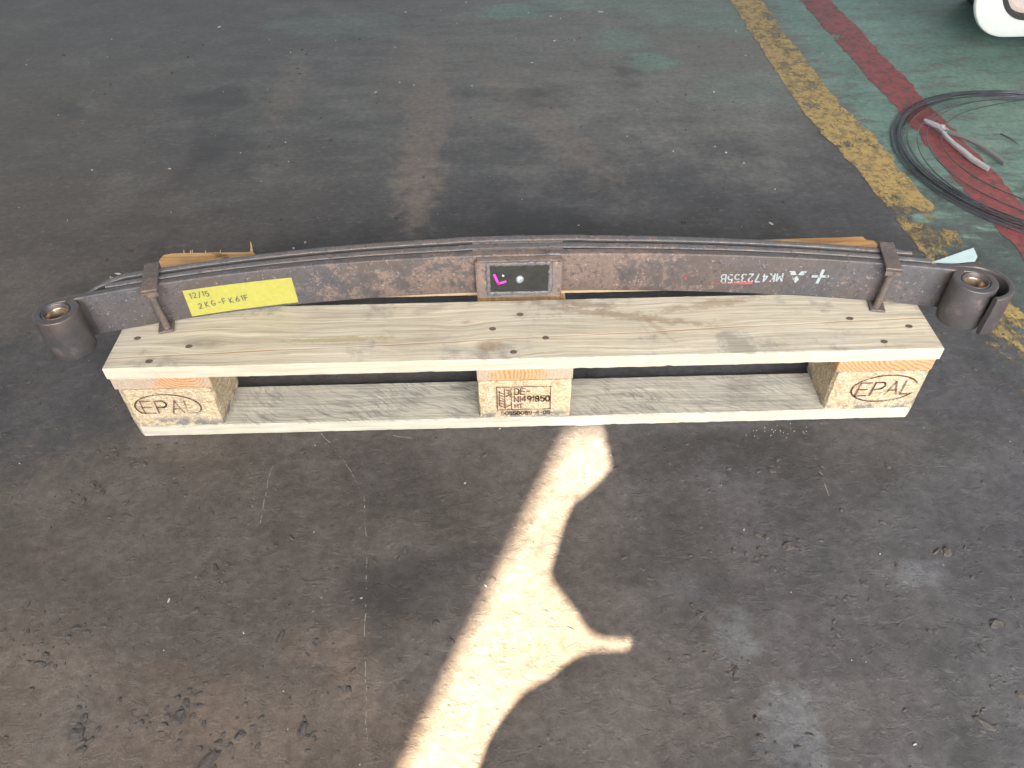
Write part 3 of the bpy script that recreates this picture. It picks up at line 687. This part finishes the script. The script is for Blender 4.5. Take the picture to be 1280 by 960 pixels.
# spacer plate at the centre with welded black inset and bolt head
pf = .1335
bm = box_bm(-.0695, .0605, pf, .1475, .1495, .2185, .0025, 2)
plate = from_bm('spacer_plate', bm, PLATE, spr); auto_smooth(plate)
from_bm('black_inset', box_bm(-.0485, .0405, pf-.0012, pf+.003, .1625, .2120, .0008, 1), BLACK, plate)
wl = []
ring_pts = []
x0, x1, z0_, z1_ = -.0510, .0430, .1595, .2140
per = [(x0+(x1-x0)*i/40, z0_) for i in range(40)]+[(x1, z0_+(z1_-z0_)*i/24) for i in range(24)]+[(x1-(x1-x0)*i/40, z1_) for i in range(40)]+[(x0, z1_-(z1_-z0_)*i/24) for i in range(24)]
pp = [(a+random.uniform(-.0007, .0007), pf-.0004, b+random.uniform(-.0007, .0007)) for a, b in per]
v, fc = [], []
rad = [random.uniform(.0022, .0044) for _ in pp]
rings = []
for i, q in enumerate(pp):
    a = Vector(pp[i-1]); b = Vector(pp[(i+1) % len(pp)]); t = (b-a).normalized(); s = t.cross(Vector((0, 1, 0))).normalized()
    rings.append([Vector(q)+s*rad[i]*math.cos(k_*math.pi/3)*1.1+Vector((0, 1, 0))*rad[i]*.45*math.sin(k_*math.pi/3) for k_ in range(6)])
rings.append(rings[0]); wo = from_py('weld_bead', *loft(rings, cap=False), WELD, plate, True)
bm = bmesh.new(); bmesh.ops.create_uvsphere(bm, u_segments=14, v_segments=8, radius=1)
for q in bm.verts:
    j = 1+.18*mnoise.noise(q.co*2.3); q.co = Vector((-.0035+q.co.x*.0062*j, pf-.0016+q.co.y*.0042*j, .1865+q.co.z*.0068*j))
from_bm('centre_bolt', bm, BOLT, plate, True)
pm = lambda x, z: (x, pf-.0016, z)
from_py('marker_letter', *ribbons([[(-.0415, .1955), (-.0360, .1790), (-.0255, .1825)]], .0036, pm), PINK, plate)
bm = bmesh.new(); bmesh.ops.create_uvsphere(bm, u_segments=10, v_segments=6, radius=1)
for q in bm.verts: q.co = Vector((-.0285+q.co.x*.0019, pf-.0014+q.co.y*.0006, .1935+q.co.z*.0019))
from_bm('paint_spot', bm, WHITE, plate, True)

# clips
def clip(x0, lean):
    N = nrm(x0); T = Vector((N.y, -N.x, 0)); w_ = .011; P0 = Vector((x0, fy(x0), 0))
    dB = 3*TH(x0)+2*GAP+.002; dF = -.019
    def pr(a, d, z): q = P0+T*a+N*d; return (q.x, q.y, z)
    top, bt = Z1+.0010, Z0-.0006; s = .0046
    sec = [(dF, top), (dF, top+s), (dB+s, top+s), (dB+s, bt-s), (dF-.001, bt-s), (dF-.001, bt), (dB, bt), (dB, top)]
    v = [pr(-w_, d, z) for d, z in sec]+[pr(w_, d, z) for d, z in sec]; n = len(sec)
    fc = [(i, (i+1) % n, n+(i+1) % n, n+i) for i in range(n)]
    fc += [(0, 7, 2, 1), (7, 6, 3, 2), (6, 5, 4, 3)]; fc += [(n, n+1, n+2, n+7), (n+7, n+2, n+3, n+6), (n+6, n+3, n+4, n+5)]
    o = from_py('clip', v, fc, CLIP, spr); fix_normals(o)
    bv = o.modifiers.new('round', 'BEVEL'); bv.width = .0013; bv.segments = 2; bv.limit_method = 'ANGLE'
    # turned-down tab at the front of the strap
    cxy = [pr(a, d, z) for z in (top+.0012, top-.0065) for a, d in ((-w_-.0005, dF-.0035), (w_+.0005, dF-.0035), (w_+.0005, dF-.0002), (-w_-.0005, dF-.0002))]
    tb_ = from_py('tab', cxy, [(3, 2, 1, 0), (4, 5, 6, 7), (0, 1, 5, 4), (1, 2, 6, 5), (2, 3, 7, 6), (3, 0, 4, 7)], CLIP, o); fix_normals(tb_)
    bp = []
    for i in range(9):
        t = i/8; z = top-.0005-(top-bt)*t; bp.append(pr(lean*(t-.5), -.0115, z))
    b = from_py('bolt', *tube(bp, [.0052+.0003*random.random() for _ in bp], 10), CLIP, o, True); auto_smooth(b, 50)
    return o
clip(-.5385, .004); clip(.5395, -.003)

# yellow tape with handwriting
def onleaf(dz=.0006): return lambda x, z: tuple(off(x, -dz)+Vector((0, 0, z)))
TL, TR, BR, BL = (-.5005, .2015), (-.3450, .2015), (-.3440, .1545), (-.5005, .1530)
def bil(u_, v_):
    a = np.array(TL)*(1-u_)+np.array(TR)*u_; b = np.array(BL)*(1-u_)+np.array(BR)*u_; return a*(1-v_)+b*v_
v = []; NU, NV = 24, 8
for j in range(NV+1):
    for i in range(NU+1):
        a = bil(i/NU, j/NV); e = .0007+.0006*max(0, mnoise.noise((a[0]*40, a[1]*60, 2)))
        if j == NV and i > 20: a = a+np.array((.0, .0012*mnoise.noise((i*.7, 3, 1))))
        v.append(onleaf(e)(a[0], a[1]))
fc = [(j*(NU+1)+i, j*(NU+1)+i+1, (j+1)*(NU+1)+i+1, (j+1)*(NU+1)+i) for j in range(NV) for i in range(NU)]
tape = from_py('tape_label', v, fc, TAPE, spr, True); tape['label'] = 'yellow paper tape with handwritten number'
fix_normals(tape)
l1 = xform(strokes('12/15', .0092, .8, 1.0, .06)[0], -.4925, .1860, R(2)); l2_ = xform(strokes('2KG-FK61F', .0092, .85, 1.12, .06)[0], -.4855, .1660, R(4))
from_py('handwriting', *ribbons(l1+l2_, .0012, onleaf(.0019), 0, .004), PEN, tape)
# white stencil, upside down on the leaf
cs, wd = strokes('MK472355B', .0150, .75, .84)
sl = R(-3.6)
cs = xform(cs, .3935, .1905, math.pi+R(4.5))
gapd = []
from_py('stencil_lettering', *ribbons(cs, .0022, onleaf(), .0007), WHITEP, main)
def quadshape(name, quads, mat, parent):
    v = []; fc = []
    for q in quads: k0 = len(v); v += [onleaf()(*a) for a in q]; fc.append(tuple(range(k0, k0+len(q))))
    return from_py(name, v, fc, mat, parent)
lx, lz = .4145, .1885
dia = lambda a, s: [(lx+(c*math.cos(a)-d*math.sin(a))*s, lz+(c*math.sin(a)+d*math.cos(a))*s) for c, d in ((.06, 0), (.5, .26), (.94, 0), (.5, -.26))]
def rhomb(ang, L=.0150, w=.0058):
    c, s = math.cos(ang), math.sin(ang); return [(lx+c*a-s*b, lz+s*a+c*b) for a, b in ((.0012, 0), (L/2, w*.72), (L, 0), (L/2, -w*.72))]
quadshape('stencil_emblem', [rhomb(R(-88)), rhomb(R(32)), rhomb(R(152))], WHITEP, main)
from_py('stencil_cross', *ribbons([[(.4375, .1880), (.4585, .1895)], [(.4495, .2000), (.4465, .1770)]], .0042, onleaf()), WHITEP, main)
from_py('chalk_line', *ribbons([[(.283, .1668), (.325, .1690)], [(.325, .1690), (.346, .1705)]], .0026, onleaf()), REDP, main)
from_py('chalk_line', *ribbons([[(.334, .1698), (.3505, .1708)]], .0040, onleaf(.0009)), mat_ink('bright_red_chalk', (.70, .07, .08), .42, 260, .7, .1), main)
from_py('chalk_line', *ribbons([[(.246, .181), (.252, .175)]], .004, onleaf()), REDP, main)

# pale scrap of paper behind the right eye
def scrap():
    v = [(.602, .112, .2135), (.642, .122, .222), (.668, .128, .2275), (.672, .117, .219), (.668, .112, .214), (.635, .110, .2128)]
    o = from_py('paper_scrap', v+[(a, b+.0008, c-.0004) for a, b, c in v], [(0, 1, 2, 3, 4, 5), (11, 10, 9, 8, 7, 6)]+[(i, (i+1) % 6, 6+(i+1) % 6, 6+i) for i in range(6)], PAPER)
    fix_normals(o); tag(o, 'pale blue paper scrap sticking out behind the right spring eye', 'paper scrap')
scrap()

# ------------------------------------------------------------------ wire coil
C0 = Vector((1.252, .762, 0)); RR = .357
coil = thing('wire_coil', 'loose coil of dark steel wire lying on the red and green floor paint', 'wire coil', (C0.x, C0.y, 0))
lst = []; ph = random.random()*6
pathc = []; nl = 13; ns = 110
for i in range(nl*ns):
    t = i/ns; a = 2*math.pi*t; l = int(t)
    h1, h2 = mnoise.noise((l*1.7+(t % 1)*.0, 3, 1)), mnoise.noise((t*.9, 8, 2))
    rad_ = RR-.006+.030*h2+.014*mnoise.noise((t*2.3, 1, 5))
    ex = 1+.03*math.cos(2*(a-R(125)))
    z = .0025+.0026*(l % 5)+.0012*mnoise.noise((t*3, 2, 2))
    pathc.append((C0.x+rad_*ex*math.cos(a)+.006*mnoise.noise((l*3.1, 0, 0)), C0.y+rad_*ex*math.sin(a)+.006*mnoise.noise((0, l*2.7, 0)), z))
from_py('wire_bundle', *tube(pathc, .0013, 5), WIRE, coil, True)
for dx, dy, rr_, sq, a0, a1 in ((.035, .010, .318, .03, 60, 300), (.022, -.008, .334, .03, 40, 320), (.050, .02, .290, .06, 75, 330), (.012, .01, .343, .02, 30, 330)):
    pc = []
    for i in range(90):
        a = R(a0+(a1-a0)*i/89); t = i/89
        ra = rr_*(1+sq*math.cos(2*a))+(.357-rr_)*max(0, (t-.82)/.18)**2*.8+(.357-rr_)*max(0, (.18-t)/.18)**2*.8
        pc.append((C0.x+dx+ra*math.cos(a), C0.y+dy+ra*math.sin(a), .004+.010*math.sin(math.pi*t)+.004*mnoise.noise((t*4, dx*90, 0))))
    from_py('loose_strand', *tube(pc, .0013, 5), WIRE, coil, True)
from_py('wire_end', *tube([(1.172, .905, .004), (1.180, .880, .006), (1.190, .845, .004)], .0016, 6), WIRE, coil, True)

# cutting snips lying on the coil
sn = thing('tin_snips', 'worn steel cutting pliers with open handles lying inside the wire coil', 'pliers', (1.03, .9, 0))
def bar(path, wid, thick, mat, name, parent):
    rings = []; P = [Vector(q) for q in path]; wid = [q*.78 for q in wid]
    for i, q in enumerate(P):
        t = (P[min(i+1, len(P)-1)]-P[max(i-1, 0)]).normalized(); s = t.cross(Vector((0, 0, 1))).normalized(); w2 = wid[i]/2; h = thick/2
        rings.append([q+s*a+Vector((0, 0, b)) for a, b in ((w2, -h*.5), (w2, h*.5), (w2*.6, h), (-w2*.6, h), (-w2, h*.5), (-w2, -h*.5), (-w2*.6, -h), (w2*.6, -h))])
    o = from_py(name, *loft(rings), mat, parent); fix_normals(o); return auto_smooth(o, 35)
bar([(1.006, .962, .014), (1.014, .945, .015), (1.022, .928, .016), (1.031, .908, .016), (1.036, .893, .016)], [.004, .014, .021, .023, .016], .010, SNIP, 'jaw', sn)
bar([(1.020, .960, .013), (1.021, .942, .013), (1.020, .925, .013), (1.024, .905, .013)], [.005, .012, .016, .012], .008, SNIPD, 'jaw', sn)
bm = bmesh.new(); bmesh.ops.create_cone(bm, cap_ends=True, segments=12, radius1=.006, radius2=.005, depth=.005)
for q in bm.verts: q.co += Vector((1.028, .913, .0225))
from_bm('pivot_bolt', bm, SNIP, sn)
bar([(1.030, .900, .017), (1.045, .882, .018), (1.061, .865, .018), (1.077, .843, .016), (1.091, .815, .013), (1.101, .786, .010), (1.109, .757, .008)], [.012, .011, .010, .010, .011, .012, .011], .009, SNIPD, 'handle', sn)
bar([(1.024, .895, .014), (1.025, .868, .014), (1.028, .845, .013), (1.036, .812, .012), (1.044, .775, .010), (1.054, .750, .009), (1.062, .735, .008)], [.010, .010, .011, .016, .017, .015, .011], .010, SNIP, 'handle', sn)

# white panel with recessed lamp at the top right
wp = thing('vehicle_panel', 'white rounded vehicle panel with black rimmed recess at the far right', 'vehicle panel', (1.5, 1.33, 0))
def rrect(x0, x1, z0, z1, r, n=10):
    out = []
    for cx, cz, a0 in ((x1-r, z1-r, 0), (x0+r, z1-r, 90), (x0+r, z0+r, 180), (x1-r, z0+r, 270)):
        out += [(cx+r*math.cos(R(a0+90*i/n)), cz+r*math.sin(R(a0+90*i/n))) for i in range(n+1)]
    return out
def lean(x, z): return x-.10*(z-.07)
PY = 1.315
rings = []
for yy, ins in ((PY+.28, .16), (PY+.10, .09), (PY+.055, .03), (PY+.022, .004), (PY+.012, .0), (PY+.004, .002), (PY, .009)):
    rings.append([(lean(x, z), yy, z) for x, z in rrect(1.240+ins, 2.05-ins, .070+ins, .60-ins, .105-ins*.5, 12)])
rings.append([(lean(x, z), PY+.002, z) for x, z in rrect(1.303, 1.62, .116, .36, .085, 12)])
rings.append([(lean(x, z), PY+.05, z) for x, z in rrect(1.306, 1.617, .119, .357, .083, 12)])
o = from_py('panel', *loft(rings, cap=True), WHITE, wp); fix_normals(o); auto_smooth(o, 35)
rings = [[(lean(x, z), yy, z) for x, z in rrect(1.3035+i_, 1.6195-i_, .1165+i_, .3595-i_, .084-i_*.6, 12)] for yy, i_ in ((PY+.02, .0), (PY-.003, .0), (PY-.003, .010), (PY+.02, .012))]
o = from_py('rubber_rim', *loft(rings, cap=False), RUBBER, wp); auto_smooth(o, 35)
rings = [[(lean(x, z), yy, z) for x, z in rrect(1.304+i_, 1.619-i_, .117+i_, .359-i_, max(.084-i_*.6, .01), 12)] for yy, i_ in ((PY+.019, .008), (PY+.016, .020), (PY+.024, .034), (PY+.022, .05))]
o = from_py('lens', *loft(rings), BEIGE, wp); fix_normals(o); auto_smooth(o, 35)
rings = [[(lean(x, z), yy, z) for x, z in rrect(1.45, 2.0, z0q, .5, .05, 6)] for yy, z0q in ((PY+.281, .0), (PY+.5, .0))]
o = from_py('mount', *loft(rings), RUBBER, wp); fix_normals(o)

# ------------------------------------------------------------------ litter on the floor
def clods():
    lst = []
    base = bmesh.new(); bmesh.ops.create_icosphere(base, subdivisions=1, radius=1); bv = [q.co.copy() for q in base.verts]; bf = [tuple(q.index for q in g.verts) for g in base.faces]; base.free()
    base = bmesh.new(); bmesh.ops.create_icosphere(base, subdivisions=2, radius=1); bv2 = [q.co.copy() for q in base.verts]; bf2 = [tuple(q.index for q in g.verts) for g in base.faces]; base.free()
    def one(x, y, s, big=False):
        a = random.random()*6.28; c, sn_ = math.cos(a), math.sin(a); ax, ay, az = s*random.uniform(.8, 1.6), s*random.uniform(.5, 1.), s*random.uniform(.3, .55); sd_ = random.random()*99
        out = []
        for q in (bv2 if big else bv):
            j = 1+.45*mnoise.noise(q*1.7+Vector((sd_, 0, 0)))+(.25*mnoise.noise(q*4+Vector((sd_, 0, 0))) if big else 0); X, Y, Z = q.x*ax*j, q.y*ay*j, q.z*az*j
            out.append((x+c*X-sn_*Y, y+sn_*X+c*Y, max(-.001, Z+az*.25)))
        lst.append((out, bf2 if big else bf))
    def ok(x, y): return not (-.61 < x < .61 and -.004 < y < .1) and not (-.21 < x < .13 and y < 0 and random.random() < .75)
    for x, y, s in ((-.421, -.243, .009), (-.432, -.303, .006), (-.577, -.323, .006), (-.56, -.33, .005), (-.315, -.341, .008), (-.527, -.455, .012), (-.457, -.445, .007), (-.415, -.44, .011), (-.367, -.487, .010), (-.339, -.462, .009),
                    (-.636, -.327, .006), (-.268, -.455, .009), (.348, -.230, .009), (.557, -.245, .010), (.238, -.403, .008), (.574, -.350, .008), (.504, -.471, .010), (-.60, -.36, .006), (.43, -.29, .006), (.36, -.10, .006), (-.45, -.15, .006), (-.34, .0-.04, .006)):
        one(x, y, s*.8, True)
        for _ in range(9): one(x+random.gauss(0, .016), y+random.gauss(0, .011), s*random.uniform(.15, .45))
    for _ in range(1500):
        x, y = random.uniform(-.95, .9), random.uniform(-.62, .28)
        if ok(x, y): one(x, y, .0012+.0035*random.random()**4)
    for _ in range(34):
        cx, cy = random.uniform(-.85, .75), random.uniform(-.56, -.02)
        for _ in range(random.randint(3, 12)):
            x, y = cx+random.gauss(0, .022), cy+random.gauss(0, .014)
            if ok(x, y): one(x, y, random.uniform(.0018, .0045), True)
    for _ in range(350):
        x, y = random.uniform(-1.7, .8), random.uniform(.3, 1.6)
        one(x, y, .001+.004*random.random()**4)
    return merge(lst)
tag(from_py('dirt_crumbs', *clods(), CLOD), kind='stuff')
def flakes():
    lst = []
    def fl(x, y, s, el=1.):
        a = random.random()*6.28; n = random.choice((4, 5, 6)); z = .0006+random.random()*.0008
        P = [(x+s*(el*math.cos(a)*math.cos(t)-math.sin(a)*math.sin(t))*random.uniform(.6, 1.1), y+s*(el*math.sin(a)*math.cos(t)+math.cos(a)*math.sin(t))*random.uniform(.6, 1.1)) for t in [6.283*i/n for i in range(n)]]
        lst.append(([(q[0], q[1], .0002) for q in P]+[(q[0], q[1], z+.0008) for q in P], [tuple(range(n-1, -1, -1)), tuple(range(n, 2*n))]+[(i, (i+1) % n, n+(i+1) % n, n+i) for i in range(n)]))
    for _ in range(100): fl(random.uniform(-1.6, 1.2), random.uniform(.35, 1.9), .0007+.0020*random.random()**3, random.choice((1, 1.5, 3)))
    for _ in range(26): fl(random.uniform(-.9, .8), random.uniform(-.5, 0), .0005+.0008*random.random()**2, random.choice((1, 2, 3)))
    for _ in range(26): fl(random.gauss(.40, .03), random.gauss(-.022, .008), .0006, 1)
    for cx, cy, s in ((.14, 1.55, .012), (.30, 1.78, .018), (.20, 1.55, .008), (-.30, 1.28, .010), (-.26, 1.26, .008), (-.55, .95, .009), (.50, .85, .008), (.53, .80, .009), (.48, .88, .007), (-.9, 1.72, .016), (.14, 1.75, .012), (.17, 1.73, .010), (-.45, .50, .010), (-.43, .52, .008), (.78, 1.76, .012), (-.36, 1.22, .008)):
        fl(cx, cy, s*.30, random.choice((1.2, 2)))
    return merge(lst)
tag(from_py('paint_flakes', *flakes(), FLAKE), kind='stuff')
# pale scratches and cracks
CHALK = mat_ink('pale_scratch', (.22, .21, .195), .495, 120, .8, .05, .35)
fl_ = lambda x, y: (x, y, .0007)
sc = []
def scratch(P, wig=.004):
    out = []
    for (a, b) in zip(P[:-1], P[1:]):
        n = max(2, int(math.dist(a, b)/.012))
        for i in range(n):
            t = i/n; out.append((a[0]+(b[0]-a[0])*t+wig*mnoise.noise((a[0]*9+t*5, b[1]*7, 1)), a[1]+(b[1]-a[1])*t+wig*mnoise.noise((b[0]*9+t*5, a[1]*7, 6))))
    return out+[P[-1]]
thin = [scratch([(-.316, -.005), (-.275, -.058), (-.237, -.127), (-.221, -.234), (-.211, -.349), (-.202, -.410), (-.194, -.475)]), scratch([(-.378, -.055), (-.382, -.093), (-.377, -.171)]), scratch([(-.397, -.115), (-.393, -.177)]),
        scratch([(.431, -.074), (.429, -.148)]), scratch([(-.22, -.01), (-.17, .0-.02)])]
for _ in range(40):
    x, y, a, l = random.uniform(-1.5, .8), random.uniform(.4, 1.8), random.gauss(.1, .7), random.uniform(.01, .06); thin.append(scratch([(x, y), (x+l*math.cos(a), y+l*math.sin(a))], .002))
tag(from_py('floor_scratches', *ribbons(thin, .0013, fl_), CHALK), kind='stuff')
